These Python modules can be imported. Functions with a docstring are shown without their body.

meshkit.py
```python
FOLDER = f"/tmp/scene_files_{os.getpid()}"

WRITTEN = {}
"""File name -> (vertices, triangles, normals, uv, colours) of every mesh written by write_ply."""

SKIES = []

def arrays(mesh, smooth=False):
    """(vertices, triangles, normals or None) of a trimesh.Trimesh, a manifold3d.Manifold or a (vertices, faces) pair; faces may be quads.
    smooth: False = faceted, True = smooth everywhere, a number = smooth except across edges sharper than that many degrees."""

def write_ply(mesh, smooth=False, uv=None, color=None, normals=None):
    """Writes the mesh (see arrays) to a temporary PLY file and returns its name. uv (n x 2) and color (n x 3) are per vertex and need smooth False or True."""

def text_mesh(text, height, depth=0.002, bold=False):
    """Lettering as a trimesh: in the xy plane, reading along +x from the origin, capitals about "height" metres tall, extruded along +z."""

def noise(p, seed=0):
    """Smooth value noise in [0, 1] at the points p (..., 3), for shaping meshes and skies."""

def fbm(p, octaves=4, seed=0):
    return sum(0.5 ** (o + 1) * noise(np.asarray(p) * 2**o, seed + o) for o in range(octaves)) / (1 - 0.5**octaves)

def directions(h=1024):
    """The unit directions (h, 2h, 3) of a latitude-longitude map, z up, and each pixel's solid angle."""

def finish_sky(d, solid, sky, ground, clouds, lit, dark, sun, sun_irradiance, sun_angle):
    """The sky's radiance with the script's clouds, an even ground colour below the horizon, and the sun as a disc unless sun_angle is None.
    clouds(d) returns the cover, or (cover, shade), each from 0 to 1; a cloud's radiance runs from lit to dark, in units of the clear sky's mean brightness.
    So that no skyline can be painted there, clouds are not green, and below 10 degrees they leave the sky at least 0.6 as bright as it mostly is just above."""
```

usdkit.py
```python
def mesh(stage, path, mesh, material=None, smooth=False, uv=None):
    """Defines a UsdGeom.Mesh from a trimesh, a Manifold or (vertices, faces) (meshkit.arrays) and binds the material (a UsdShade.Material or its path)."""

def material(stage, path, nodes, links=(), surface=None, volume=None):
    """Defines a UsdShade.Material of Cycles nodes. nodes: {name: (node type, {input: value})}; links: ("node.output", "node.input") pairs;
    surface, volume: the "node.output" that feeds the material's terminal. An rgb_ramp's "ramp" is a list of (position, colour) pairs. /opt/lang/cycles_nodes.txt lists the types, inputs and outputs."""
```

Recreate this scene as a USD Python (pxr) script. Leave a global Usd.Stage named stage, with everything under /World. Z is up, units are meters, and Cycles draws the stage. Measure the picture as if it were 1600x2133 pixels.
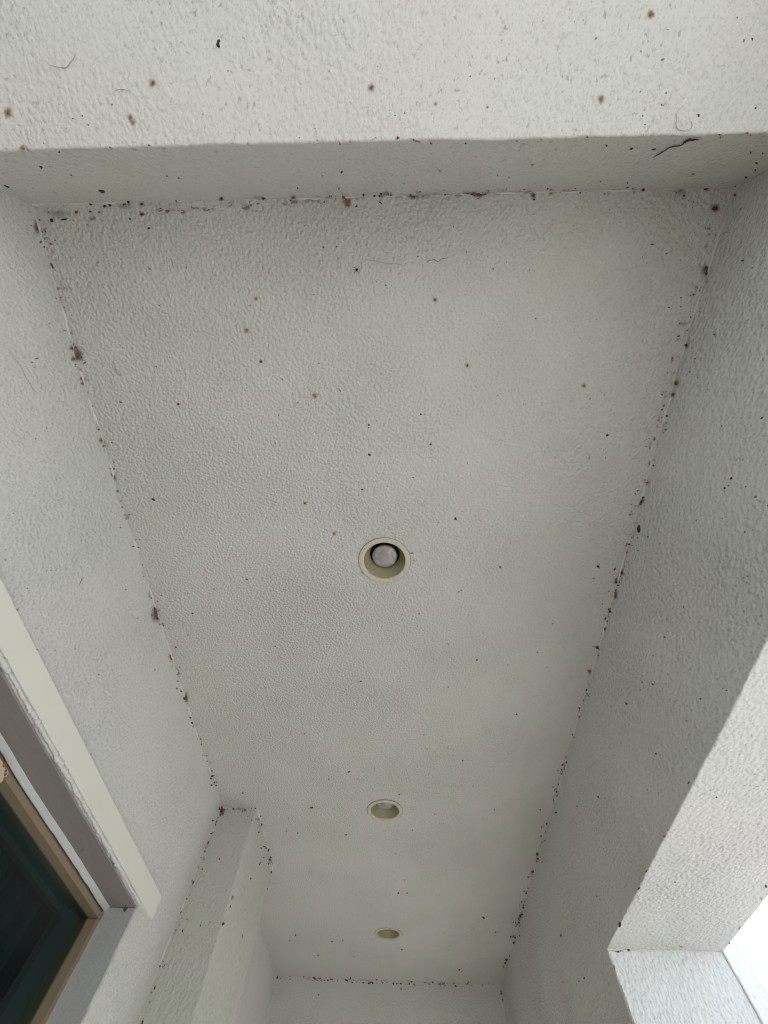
import math, random
import numpy as np, trimesh, usdkit, meshkit
import manifold3d as m3
from manifold3d import Manifold, CrossSection
from shapely.geometry import Polygon
from pxr import Usd, UsdGeom, UsdLux, UsdShade, Gf, Sdf, Vt

stage = Usd.Stage.CreateInMemory()
UsdGeom.SetStageUpAxis(stage, UsdGeom.Tokens.z)
UsdGeom.SetStageMetersPerUnit(stage, 1.0)
UsdGeom.Xform.Define(stage, '/World')
UsdGeom.Scope.Define(stage, '/World/Looks')

# ------------------------------------------------------------------ camera
Z0 = 1.65                                   # eye height above the ground outside
FOCAL, PITCH, ROLL, YAW = 751.363, 1.165807, 0.060889, -0.067130
EXPOSURE = 1.42
def camera_axes():
    fw = np.array([math.sin(YAW) * math.cos(PITCH), math.cos(YAW) * math.cos(PITCH), math.sin(PITCH)])
    r0 = np.array([math.cos(YAW), -math.sin(YAW), 0.0]); u0 = np.cross(r0, fw)
    r = r0 * math.cos(ROLL) + u0 * math.sin(ROLL); u = -r0 * math.sin(ROLL) + u0 * math.cos(ROLL)
    return r, u, fw
R_, U_, F_ = camera_axes()
cam = UsdGeom.Camera.Define(stage, '/World/camera')
mat = Gf.Matrix4d(*[float(x) for x in (*R_, 0, *U_, 0, *(-F_), 0, 0, 0, Z0, 1)])
cam.AddTransformOp().Set(mat)
cam.CreateHorizontalApertureAttr(36.0); cam.CreateVerticalApertureAttr(48.0)
cam.CreateFocalLengthAttr(36.0 * FOCAL / 1600.0)
cam.CreateClippingRangeAttr(Gf.Vec2f(0.02, 2000))
cam.CreateExposureAttr(EXPOSURE)

# ------------------------------------------------------------------ sky and sun
SUN_DIR = np.array([0.60, 0.27, 0.73]); SUN_DIR /= np.linalg.norm(SUN_DIR)
ELEV, ROT = math.asin(SUN_DIR[2]), math.atan2(SUN_DIR[0], SUN_DIR[1])
sky = UsdLux.DomeLight.Define(stage, '/World/sky')
sky.GetPrim().SetCustomDataByKey('kind', 'structure')
skymat = usdkit.material(stage, '/World/Looks/sky', {
    'co': ('texture_coordinate', {}),
    'mp': ('mapping', {'scale': (1.0, 1.0, 2.2)}),
    'n': ('noise_texture', {'scale': 2.6, 'detail': 7.0, 'roughness': 0.55, 'distortion': 0.3}),
    'rp': ('rgb_ramp', {'ramp': [(0.0, (0.15, 0.15, 0.15)), (0.45, (0.2, 0.2, 0.2)), (0.68, (0.95, 0.95, 0.95)), (1.0, (1, 1, 1))]}),
    'sk': ('sky_texture', {'sky_type': 'single_scattering', 'sun_disc': False, 'sun_elevation': ELEV, 'sun_rotation': ROT}),
    'mx': ('mix_color', {'b': (5.2, 5.5, 5.7), 'use_clamp': False}),
    'bg': ('background_shader', {'strength': 0.12})},
    [('co.generated', 'mp.vector'), ('mp.vector', 'n.vector'), ('n.fac', 'rp.fac'), ('rp.color', 'mx.fac'),
     ('sk.color', 'mx.a'), ('mx.result', 'bg.color')], surface='bg.background')
UsdShade.MaterialBindingAPI.Apply(sky.GetPrim()).Bind(skymat)
sun = UsdLux.DistantLight.Define(stage, '/World/sun')
sun.CreateNormalizeAttr(True); sun.CreateIntensityAttr(1.0); sun.CreateAngleAttr(0.53); sun.CreateColorAttr(Gf.Vec3f(1.0, 0.97, 0.93))
zc = SUN_DIR; xc = np.cross([0, 0, 1.0], zc); xc /= np.linalg.norm(xc); yc = np.cross(zc, xc)
sun.AddTransformOp().Set(Gf.Matrix4d(*[float(v) for v in (*xc, 0, *yc, 0, *zc, 0, 0, 0, 10, 1)]))

# ------------------------------------------------------------------ helpers
rng = random.Random(7); nrg = np.random.RandomState(11)
used = {}
def path_for(parent, name):
    base = (str(parent.GetPath()) if parent is not None else '/World') + '/' + name
    k = used.get(base, 0); used[base] = k + 1
    return base if k == 0 else f'{base}_{k:03d}'
def meta(prim, label=None, cat=None, group=None, kind=None):
    for key, val in (('label', label), ('category', cat), ('group', group), ('kind', kind)):
        if val: prim.SetCustomDataByKey(key, val)
    return prim
def thing(name, label, cat, loc=(0, 0, 0), group=None):
    x = UsdGeom.Xform.Define(stage, path_for(None, name)); x.AddTranslateOp().Set(Gf.Vec3d(*map(float, loc)))
    return meta(x.GetPrim(), label, cat, group)
def frame(name, kind='structure', label=None):
    x = UsdGeom.Xform.Define(stage, path_for(None, name))
    return meta(x.GetPrim(), label=label, kind=kind)
def obj(name, mesh, m, parent=None, smooth=30, label=None):
    g = usdkit.mesh(stage, path_for(parent, name), mesh, m, smooth)
    if label: meta(g.GetPrim(), label)
    return g.GetPrim()
def arr(man):
    me = man.to_mesh(); return np.array(me.vert_properties[:, :3], float), np.array(me.tri_verts)

def disp(p):
    """Hand-trowelled unevenness of the plaster: a smooth shift of every wall point (camera-height coordinates)."""
    p = np.asarray(p, float); q = p + 20.0
    out = np.zeros_like(p)
    for k in range(3):
        out[..., k] = 0.0055 * (meshkit.noise(q * 3.1, 10 + k) - 0.5) + 0.0030 * (meshkit.noise(q * 14.0, 20 + k) - 0.5) + 0.0018 * (meshkit.noise(q * 42.0, 30 + k) - 0.5)
    w = np.clip((-0.90 - p[..., 0]) / 0.1, 0, 1) * np.clip((p[..., 2] - 0.75) / 0.4, 0, 1)
    out[..., 0] += w * np.interp(p[..., 1], [-0.5, -0.3, 0.0, 0.6, 1.2, 1.6, 2.1, 5.0], [0.012, 0.010, -0.004, -0.005, -0.002, 0.0, 0.006, 0.006])
    return out
def finish(v):
    v = np.asarray(v, float); return v + disp(v) + np.array([0, 0, Z0])
def box(x0, x1, y0, y1, z0, z1):
    return Manifold.cube((x1 - x0, y1 - y0, z1 - z0)).translate((x0, y0, z0))
def prism(poly, axis, a, b, rnd=0.0):
    """Polygon extruded along an axis from a to b, with corners rounded by rnd. poly in the two other axes in cyclic order."""
    pg = Polygon(poly)
    if rnd: pg = pg.buffer(-rnd).buffer(rnd, quad_segs=4)
    c = np.array(pg.exterior.coords)[:-1]
    if Polygon(c).exterior.is_ccw is False: c = c[::-1]
    m = Manifold.extrude(CrossSection([c]), b - a)
    # local (u, v, w) -> world
    if axis == 'z': return m.translate((0, 0, a))
    if axis == 'x':  # u=y, v=z, w=x
        return m.transform(np.array([[0, 0, 1, a], [1, 0, 0, 0], [0, 1, 0, 0]], float))
    return m.transform(np.array([[0, 1, 0, 0], [0, 0, 1, a], [1, 0, 0, 0]], float))  # axis y: u=z, v=x, w=y
def plaster(man, res=0.022):
    v, f = arr(man.refine_to_length(res)); return finish(v), f
def up(man):
    v, f = arr(man); return v + np.array([0, 0, Z0]), f
def tube(pts, r, sides=7, seed=0, wob=0.0):
    pts = np.asarray(pts, float); n = len(pts); r = np.broadcast_to(np.asarray(r, float), (n,))
    t = np.gradient(pts, axis=0); t /= np.linalg.norm(t, axis=1, keepdims=True) + 1e-12
    ref = np.array([0.31, 0.17, 0.93]); a = np.cross(t, ref); a /= np.linalg.norm(a, axis=1, keepdims=True); b = np.cross(t, a)
    th = np.linspace(0, 2 * np.pi, sides, endpoint=False); rs = np.random.RandomState(seed)
    ring = pts[:, None] + (a[:, None] * np.cos(th)[None, :, None] + b[:, None] * np.sin(th)[None, :, None]) * (r[:, None] * (1 + wob * rs.uniform(-1, 1, (n, sides))))[..., None]
    v = np.vstack([ring.reshape(-1, 3), pts[:1], pts[-1:]]); f = []
    for i in range(n - 1):
        for k in range(sides):
            k2 = (k + 1) % sides; A, B, C, D = i * sides + k, i * sides + k2, (i + 1) * sides + k2, (i + 1) * sides + k
            f += [(A, B, C), (A, C, D)]
    for k in range(sides):
        k2 = (k + 1) % sides
        f += [(n * sides, k2, k), (n * sides + 1, (n - 1) * sides + k, (n - 1) * sides + k2)]
    return v, np.array(f)
def lathe(profile, n=56):
    """Closed or open profile of (r, z) turned about z."""
    pr = np.asarray(profile, float); th = np.linspace(0, 2 * np.pi, n, endpoint=False)
    v = np.stack([pr[:, None, 0] * np.cos(th), pr[:, None, 0] * np.sin(th), np.repeat(pr[:, 1:2], n, 1)], -1).reshape(-1, 3); f = []
    for i in range(len(pr) - 1):
        for k in range(n):
            k2 = (k + 1) % n; f += [(i * n + k, i * n + k2, (i + 1) * n + k2), (i * n + k, (i + 1) * n + k2, (i + 1) * n + k)]
    return v, np.array(f)

# ------------------------------------------------------------------ materials
LK = '/World/Looks/'
def stucco(name, base=(0.500, 0.497, 0.466), scale=85.0, coarse=30.0, dist=0.0035, coarse_w=0.6, stretch=(1, 1, 1), dirt=0.35, dirt_patch=0.5, pit=0.36, rough=0.7, grain=0.36, lo=0.68):
    """Painted, trowelled plaster: relief in two sizes, rougher in some patches than others, dust and painted shading in the pits, slightly uneven tint."""
    return usdkit.material(stage, LK + name, {
        'g': ('geometry', {}),
        'mp': ('mapping', {'scale': stretch}),
        'n1': ('noise_texture', {'scale': scale, 'detail': 4.0, 'roughness': 0.70, 'distortion': 0.0}),
        'n2': ('voronoi_texture', {'feature': 'f1', 'scale': coarse * 1.9, 'randomness': 1.0}),
        'patch': ('noise_texture', {'scale': 2.3, 'detail': 3.0, 'roughness': 0.55}),
        'pr': ('rgb_ramp', {'ramp': [(0.0, (lo,) * 3), (0.40, (lo,) * 3), (0.62, (1.0,) * 3), (1.0, (1.0,) * 3)]}),
        'r2': ('rgb_ramp', {'ramp': [(0.0, (1,) * 3), (0.22, (0.92,) * 3), (0.5, (0.35,) * 3), (0.75, (0.05,) * 3), (1.0, (0,) * 3)]}),
        'c': ('math', {'math_type': 'multiply', 'value2': coarse_w}),
        'h': ('math', {'math_type': 'add'}),
        'hp': ('math', {'math_type': 'multiply'}),
        'b': ('bump', {'strength': 1.0, 'distance': dist}),
        # dust in the deepest pits, in patches, over painted relief shading in every pit
        'pitr': ('rgb_ramp', {'ramp': [(0.0, (1,) * 3), (pit - 0.05, (1,) * 3), (pit + 0.03, (0,) * 3), (1.0, (0,) * 3)]}),
        'dn': ('noise_texture', {'scale': 4.2, 'detail': 2.0, 'roughness': 0.6}),
        'dr': ('rgb_ramp', {'ramp': [(0.0, (0.28,) * 3), (dirt_patch - 0.06, (0.30,) * 3), (dirt_patch + 0.12, (1,) * 3), (1.0, (1,) * 3)]}),
        'dm': ('math', {'math_type': 'multiply'}),
        'ds': ('math', {'math_type': 'multiply', 'value2': dirt}),
        # camera colour mottling carried into the paint: faintly pinkish and faintly greenish areas
        'tn': ('noise_texture', {'scale': 1.7, 'detail': 3.0, 'roughness': 0.5, 'distortion': 0.6}),
        'tr': ('rgb_ramp', {'ramp': [(0.0, tuple(np.array(base) * (0.965, 0.985, 0.945))), (0.44, tuple(np.array(base) * (0.982, 0.993, 0.97))), (0.50, base), (0.58, tuple(np.array(base) * (1.0, 0.975, 0.98))), (1.0, tuple(np.array(base) * (0.99, 0.95, 0.96)))]}),
        'n3': ('noise_texture', {'scale': scale * 2.3, 'detail': 3.0, 'roughness': 0.7}),
        'g3': ('rgb_ramp', {'ramp': [(0.0, (grain,) * 3), (0.36, (grain,) * 3), (0.47, (0,) * 3), (1.0, (0,) * 3)]}),
        'one': ('value', {'value': 0.9}),
        'g4': ('math', {'math_type': 'multiply'}),
        'mg': ('math', {'math_type': 'maximum'}),
        'mx': ('mix_color', {'b': (0.17, 0.165, 0.15)}),
        'p': ('principled_bsdf', {'roughness': rough, 'specular_ior_level': 0.35})},
        [('g.position', 'mp.vector'), ('mp.vector', 'n1.vector'), ('mp.vector', 'n2.vector'), ('g.position', 'patch.vector'), ('g.position', 'dn.vector'), ('g.position', 'tn.vector'),
         ('n2.distance', 'r2.fac'), ('r2.color', 'c.value1'), ('n1.fac', 'h.value1'), ('c.value', 'h.value2'), ('patch.fac', 'pr.fac'), ('h.value', 'hp.value1'), ('pr.color', 'hp.value2'), ('hp.value', 'b.height'),
         ('n1.fac', 'pitr.fac'), ('dn.fac', 'dr.fac'), ('pitr.color', 'dm.value1'), ('dr.color', 'dm.value2'), ('dm.value', 'ds.value1'),
         ('tn.fac', 'tr.fac'), ('tr.color', 'mx.a'), ('mp.vector', 'n3.vector'), ('n3.fac', 'g3.fac'), ('g3.color', 'g4.value1'), ('one.value', 'g4.value2'), ('g4.value', 'mg.value1'), ('ds.value', 'mg.value2'), ('mg.value', 'mx.fac'), ('mx.result', 'p.base_color'), ('b.normal', 'p.normal')], surface='p.BSDF')
def plain(name, col, rough=0.5, var=0.12, scale=40.0, bump=0.0, metallic=0.0, spec=0.5):
    return usdkit.material(stage, LK + name, {
        'g': ('geometry', {}), 'n': ('noise_texture', {'scale': scale, 'detail': 4.0, 'roughness': 0.6}),
        'r': ('rgb_ramp', {'ramp': [(0.0, tuple(np.array(col) * (1 - 2 * var))), (0.5, col), (1.0, tuple(np.array(col) * (1 + 1.2 * var)))]}),
        'b': ('bump', {'strength': 1.0 if bump else 0.0, 'distance': max(bump, 1e-5)}),
        'p': ('principled_bsdf', {'roughness': rough, 'metallic': metallic, 'specular_ior_level': spec})},
        [('g.position', 'n.vector'), ('n.fac', 'r.fac'), ('r.color', 'p.base_color'), ('n.fac', 'b.height'), ('b.normal', 'p.normal')], surface='p.BSDF')
M_ceiling = stucco('ceiling_stucco', scale=105, coarse=48, dist=0.0085, coarse_w=0.45, dirt=0.34, dirt_patch=0.50)
M_near = stucco('near_beam_stucco', scale=85, coarse=44, dist=0.0042, coarse_w=0.45, lo=0.25, grain=0.30, dirt=0.62, dirt_patch=0.46, pit=0.38, stretch=(1.1, 0.85, 1))
M_left = stucco('left_wall_stucco', scale=95, coarse=42, dist=0.0052, coarse_w=0.4, lo=0.5, dirt=0.5, dirt_patch=0.45, pit=0.38)
M_right = stucco('right_beam_stucco', base=(0.54, 0.54, 0.515), scale=85, coarse=36, dist=0.0085, coarse_w=0.45, lo=0.5, dirt=0.62, dirt_patch=0.43, stretch=(1, 0.85, 1.15), pit=0.39)
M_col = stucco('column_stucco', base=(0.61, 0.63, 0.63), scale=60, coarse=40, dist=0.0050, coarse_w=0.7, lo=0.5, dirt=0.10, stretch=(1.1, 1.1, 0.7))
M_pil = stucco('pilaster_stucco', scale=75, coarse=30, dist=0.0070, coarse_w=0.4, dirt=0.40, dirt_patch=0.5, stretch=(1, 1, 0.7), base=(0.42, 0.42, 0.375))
M_bead = plain('bead_paint', (0.47, 0.47, 0.44), 0.6, 0.04, 60, 0.001)
M_seal_white = plain('white_sealant', (0.38, 0.39, 0.378), 0.5, 0.04, 60, 0.001)
M_strip = plain('strip_paint', (0.575, 0.572, 0.51), 0.45, 0.03, 12, 0.0004)
M_reveal = stucco('reveal_tone', base=(0.215, 0.195, 0.178), scale=60, coarse=30, dist=0.0015, coarse_w=0.3, dirt=0.2)
M_jamb = stucco('jamb_shade', base=(0.33, 0.34, 0.325), scale=60, coarse=24, dist=0.002, coarse_w=0.4, dirt=0.2)  # darker than the wall, the shade of the jamb put into its colour
M_frame = plain('frame_metal', (0.24, 0.185, 0.122), 0.42, 0.10, 25, 0.0002, 0.25)
M_frame_dark = plain('sash_metal', (0.036, 0.052, 0.049), 0.5, 0.08, 25)
M_seal = plain('black_rubber', (0.015, 0.015, 0.016), 0.6)
M_trim = plain('trim_enamel', (0.45, 0.405, 0.315), 0.5, 0.26, 90, 0.0003)
M_bracket = plain('bracket_metal', (0.42, 0.36, 0.26), 0.45, 0.08, 40)
M_reflector = plain('reflector_enamel', (0.27, 0.245, 0.155), 0.40, 0.08, 40)
M_can = plain('lamp_can', (0.05, 0.046, 0.04), 0.7)
M_ground = plain('ground_concrete', (0.51, 0.51, 0.505), 0.9, 0.10, 3.0, 0.002)
M_floor = plain('floor_tile', (0.36, 0.335, 0.295), 0.45, 0.06, 8.0)
M_grout = plain('floor_grout', (0.25, 0.24, 0.22), 0.9)
M_roof = plain('roof_membrane', (0.28, 0.27, 0.26), 0.9)
M_room = plain('room_paint', (0.12, 0.12, 0.11), 0.8, 0.05, 5)
M_marks = {'k': plain('mark_black', (0.026, 0.021, 0.017), 0.8, 0.3, 300), 'r': plain('mark_red_brown', (0.055, 0.018, 0.010), 0.8, 0.3, 300),
           'b': plain('mark_brown', (0.10, 0.050, 0.025), 0.85, 0.3, 300), 'o': plain('mark_rust', (0.22, 0.085, 0.028), 0.85, 0.35, 300),
           't': plain('mark_tan', (0.27, 0.155, 0.07), 0.85, 0.3, 300), 'g': plain('mark_grey', (0.22, 0.21, 0.195), 0.9, 0.3, 300)}
def stain_mat(name, col, strength=0.8):
    return usdkit.material(stage, LK + name, {
        'a': ('attribute', {'attribute': 'edge'}), 'g': ('geometry', {}), 'n': ('noise_texture', {'scale': 260.0, 'detail': 3.0}),
        's': ('math', {'math_type': 'multiply_add', 'value2': 1.1, 'value3': -0.55}), 'd': ('math', {'math_type': 'add'}),
        'r': ('rgb_ramp', {'ramp': [(0.0, (strength,) * 3), (0.30, (strength * 0.8,) * 3), (0.62, (strength * 0.28,) * 3), (0.92, (0,) * 3), (1.0, (0,) * 3)]}),
        'p': ('principled_bsdf', {'base_color': col, 'roughness': 0.85, 'specular_ior_level': 0.2}), 't': ('transparent_bsdf', {}), 'm': ('mix_closure', {})},
        [('g.position', 'n.vector'), ('n.fac', 's.value1'), ('a.fac', 'd.value1'), ('s.value', 'd.value2'), ('d.value', 'r.fac'), ('r.color', 'm.fac'), ('t.BSDF', 'm.closure1'), ('p.BSDF', 'm.closure2')], surface='m.closure')
M_stain = {'t': stain_mat('stain_tan', (0.24, 0.125, 0.055), 0.9), 'o': stain_mat('stain_rust', (0.22, 0.08, 0.03), 0.9), 'r': stain_mat('stain_red', (0.10, 0.035, 0.022), 0.85), 'g': stain_mat('stain_grey', (0.16, 0.155, 0.14), 0.38), 'f': stain_mat('stain_faint_rust', (0.22, 0.12, 0.09), 0.34), 'b2': stain_mat('stain_faint_brown', (0.12, 0.09, 0.07), 0.42), 'b': stain_mat('stain_brown', (0.10, 0.06, 0.035), 0.8)}
M_glass = usdkit.material(stage, LK + 'window_glass', {'f': ('fresnel', {'IOR': 1.33}), 'ge': ('geometry', {}), 'iv': ('math', {'math_type': 'subtract', 'value1': 1.0}), 'fm': ('math', {'math_type': 'multiply'}), 't': ('transparent_bsdf', {'color': (0.55, 0.68, 0.67)}), 'g': ('glossy_bsdf', {'color': (0.9, 0.95, 0.95), 'roughness': 0.02}), 'm': ('mix_closure', {})},
    [('ge.backfacing', 'iv.value2'), ('f.fac', 'fm.value1'), ('iv.value', 'fm.value2'), ('fm.value', 'm.fac'), ('t.BSDF', 'm.closure1'), ('g.BSDF', 'm.closure2')], surface='m.closure')
M_curtain = plain('curtain_cloth', (0.007, 0.026, 0.034), 0.9, 0.3, 6)
M_bulb = usdkit.material(stage, LK + 'bulb_glass', {'g': ('texture_coordinate', {}), 'n': ('noise_texture', {'scale': 14.0, 'detail': 2.0, 'distortion': 1.2}),
    'r': ('rgb_ramp', {'ramp': [(0.0, (0.20, 0.182, 0.175)), (0.5, (0.25, 0.228, 0.22)), (0.6, (0.36, 0.325, 0.305)), (1.0, (0.29, 0.265, 0.25))]}), 'b': ('bump', {'strength': 1.0, 'distance': 0.004}),
    'p': ('principled_bsdf', {'roughness': 0.22, 'specular_ior_level': 0.6, 'coat_weight': 0.5, 'coat_roughness': 0.06})},
    [('g.object', 'n.vector'), ('n.fac', 'r.fac'), ('r.color', 'p.base_color'), ('n.fac', 'b.height'), ('b.normal', 'p.normal')], surface='p.BSDF')

# ------------------------------------------------------------------ dimensions (heights relative to the eye)
CAN = 0.95                                          # depth of the entrance beam, its unseen rear lengthened to cut light from behind
XL, XR, YB, ZB, YE, ZR, XO, YC = -1.028, 0.904, -0.4075, 0.978, 4.885, 0.701, 1.385, 2.316
H = 1.25
GZ, FZ = -Z0, -Z0 + 0.10
PX, PY0, PY1 = -0.806, 2.440, 3.110
WY0, WY1, WZ0, WZ1 = 0.42, 2.020, -0.65, 0.688       # window opening
FX = -1.150                                         # outer face of the window frame
LIGHTS = [(-0.036, 0.747), (-0.052, 2.428), (-0.042, 3.994)]

# ------------------------------------------------------------------ setting: ground, floor
gx = 400.0
obj('ground', (np.array([(-gx, -gx, 0), (gx, -gx, 0), (gx, gx, 0), (-gx, gx, 0)], float), np.array([(0, 1, 2), (0, 2, 3)])), M_ground, smooth=False)
meta(stage.GetPrimAtPath('/World/ground'), kind='structure')
floor = frame('porch_floor')
obj('slab', up(box(XL, 1.62, -1.0, YE, GZ - 0.05, FZ - 0.012)), M_grout, floor, smooth=False)
ny, nx = 12, 5
for i in range(nx):
    for j in range(ny):
        x0, x1 = XL + 0.004 + i * (1.62 - XL) / nx, XL - 0.002 + (i + 1) * (1.62 - XL) / nx
        y0, y1 = -1.0 + 0.003 + j * (YE + 1.0) / ny, -1.0 - 0.003 + (j + 1) * (YE + 1.0) / ny
        obj('tile', up(box(x0, x1, y0, y1, FZ - 0.014, FZ + rng.uniform(-0.0006, 0.0006))), M_floor, floor, smooth=False)

# ------------------------------------------------------------------ setting: ceiling, walls
ceil = frame('ceiling')
cm = box(XL - 0.03, XR + 0.03, YB - 0.03, YE + 0.03, H, H + 0.16)
for lx, ly in LIGHTS:
    cm -= Manifold.cylinder(0.3, 0.092, 0.092, 48).translate((lx, ly, H - 0.05))
obj('slab', plaster(cm, 0.024), M_ceiling, ceil)
wl = frame('wall_left')
wm = box(-1.32, XL, YB - CAN, YE + 0.2, GZ - 0.05, H + 0.10)
hole = box(-1.40, -0.90, WY0, WY1, WZ0, WZ1)
lip = (box(XL - 0.006, XL - 0.0055, WY0, WY1, WZ0, WZ1) + box(XL + 0.02, XL + 0.021, WY0 - 0.02, WY1 + 0.02, WZ0 - 0.02, WZ1 + 0.02)).hull()
obj('render_coat', plaster(wm - hole - lip, 0.026), M_left, wl)
we = frame('wall_end')
obj('render_coat', plaster(box(XL - 0.02, XR + 0.02, YE, YE + 0.18, GZ - 0.05, H + 0.10), 0.03), M_left, we)

# the rest of the house, which closes the dark room behind the window
house = thing('house', 'flat roofed house body behind the window wall, its dark room seen through the glass', 'house')
obj('roof', up(box(-4.7, 1.75, YB - CAN - 0.2, YE + 0.5, H + 0.145, H + 0.36)), M_roof, house, smooth=False)
obj('back_wall', up(box(-4.5, -4.3, YB - CAN, YE + 0.2, GZ - 0.05, H + 0.14)), M_room, house, smooth=False)
obj('side_wall', up(box(-4.3, -1.325, YB - CAN, YB - CAN + 0.2, GZ - 0.05, H + 0.14)), M_room, house, smooth=False)
obj('side_wall', up(box(-4.3, -1.325, YE, YE + 0.2, GZ - 0.05, H + 0.14)), M_room, house, smooth=False)
obj('room_floor', up(box(-4.3, -1.325, YB - CAN + 0.2, YE, GZ - 0.05, FZ)), M_room, house, smooth=False)
obj('room_ceiling', up(box(-4.3, -1.325, YB - CAN + 0.2, YE, H, H + 0.14)), M_room, house, smooth=False)

# ------------------------------------------------------------------ beams, pilaster, column
nb = thing('stucco_beam', 'wide white stucco beam crossing the top of the picture, rust spotted underneath', 'beam')
obj('render_coat', plaster(prism([(YB - CAN, ZB), (YB, ZB), (YB, H + 0.12), (YB - CAN, H + 0.12)], 'x', XL - 0.02, XR + 0.02, 0.004), 0.02), M_near, nb, smooth=40)
rb = thing('stucco_beam', 'deep white stucco beam along the open right side, inner face grey and underside bright', 'beam')
obj('render_coat', plaster(prism([(ZR, XR), (H + 0.12, XR), (H + 0.12, XO), (ZR, XO)], 'y', YB - CAN, YC + 0.02, 0.004), 0.02), M_right, rb, smooth=40)
col = thing('column', 'broad white stucco column under the far end of the right beam, against the sky', 'column')
cpoly = [(XR, YC + 0.004), (XO, YC + 0.004), (XO + 0.114, YC + 0.046), (XO + 0.114, YC + 0.48), (XR, YC + 0.48)]
obj('body', plaster(prism(cpoly, 'z', GZ - 0.05, H + 0.12, 0.004), 0.024), M_right, col, smooth=40)
fpoly = [(XR + 0.004, YC), (XO, YC), (XO + 0.117, YC + 0.042), (XO + 0.117, YC + 0.10), (XO + 0.05, YC + 0.10), (XR + 0.004, YC + 0.02)]
obj('render_coat', plaster(prism(fpoly, 'z', GZ - 0.04, H + 0.11, 0.003), 0.02), M_col, col, smooth=40)
span = frame('wall_right')
obj('render_coat', plaster(box(XR, XR + 0.15, YC + 0.475, YE + 0.1, 0.44, H + 0.12), 0.025), M_right, span)  # stops short above an unseen opening, added to light the far end
zz = np.arange(GZ, ZR + 0.2, 0.02)
bd = np.stack([np.full_like(zz, XO), np.full_like(zz, YC + 0.001), zz], 1)
obj('edge_bead', (lambda t: (finish(t[0]), t[1]))(tube(bd, 0.006, 7, 3, 0.25)), M_bead, col, smooth=True)
pil = thing('pilaster', 'shallow white stucco pilaster standing out from the left wall beyond the window', 'pilaster')
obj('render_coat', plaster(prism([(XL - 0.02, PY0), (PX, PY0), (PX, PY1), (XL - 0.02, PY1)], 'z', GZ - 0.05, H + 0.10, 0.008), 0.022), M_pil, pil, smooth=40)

# irregular beads of paint and filler in the inner corners
def bead(pts, r, parent, seed):
    pts = np.asarray(pts, float); seg = np.linalg.norm(np.diff(pts, axis=0), axis=1); s = np.r_[0, np.cumsum(seg)]
    n = int(s[-1] / 0.012); u = np.linspace(0, s[-1], n)
    p = np.stack([np.interp(u, s, pts[:, k]) for k in range(3)], 1)
    rr = r * (0.05 + 2.6 * np.clip(meshkit.fbm(np.stack([u * 22, u * 0 + seed, u * 0], 1), 3, seed) - 0.30, 0, 1))
    p = p + disp(p) + np.array([0, 0, Z0]) + nrg.uniform(-0.0016, 0.0016, p.shape)
    return obj('filler_bead', tube(p, rr, 7, seed, 0.3), M_bead, parent, smooth=True)
bead([(XL, YB, H), (XL, PY0, H)], 0.0048, ceil, 1)
bead([(XL, PY0, H), (PX, PY0, H)], 0.004, ceil, 2)
bead([(PX, PY0, H), (PX, PY1, H)], 0.006, ceil, 3)
bead([(XL, PY1, H), (XL, YE, H)], 0.006, ceil, 4)
bead([(XL, YE, H), (XR, YE, H)], 0.007, ceil, 5)
bead([(XR, YB, H), (XR, YE, H)], 0.0050, ceil, 6)
bead([(XL, YB, H), (XR, YB, H)], 0.0032, ceil, 7)
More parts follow.
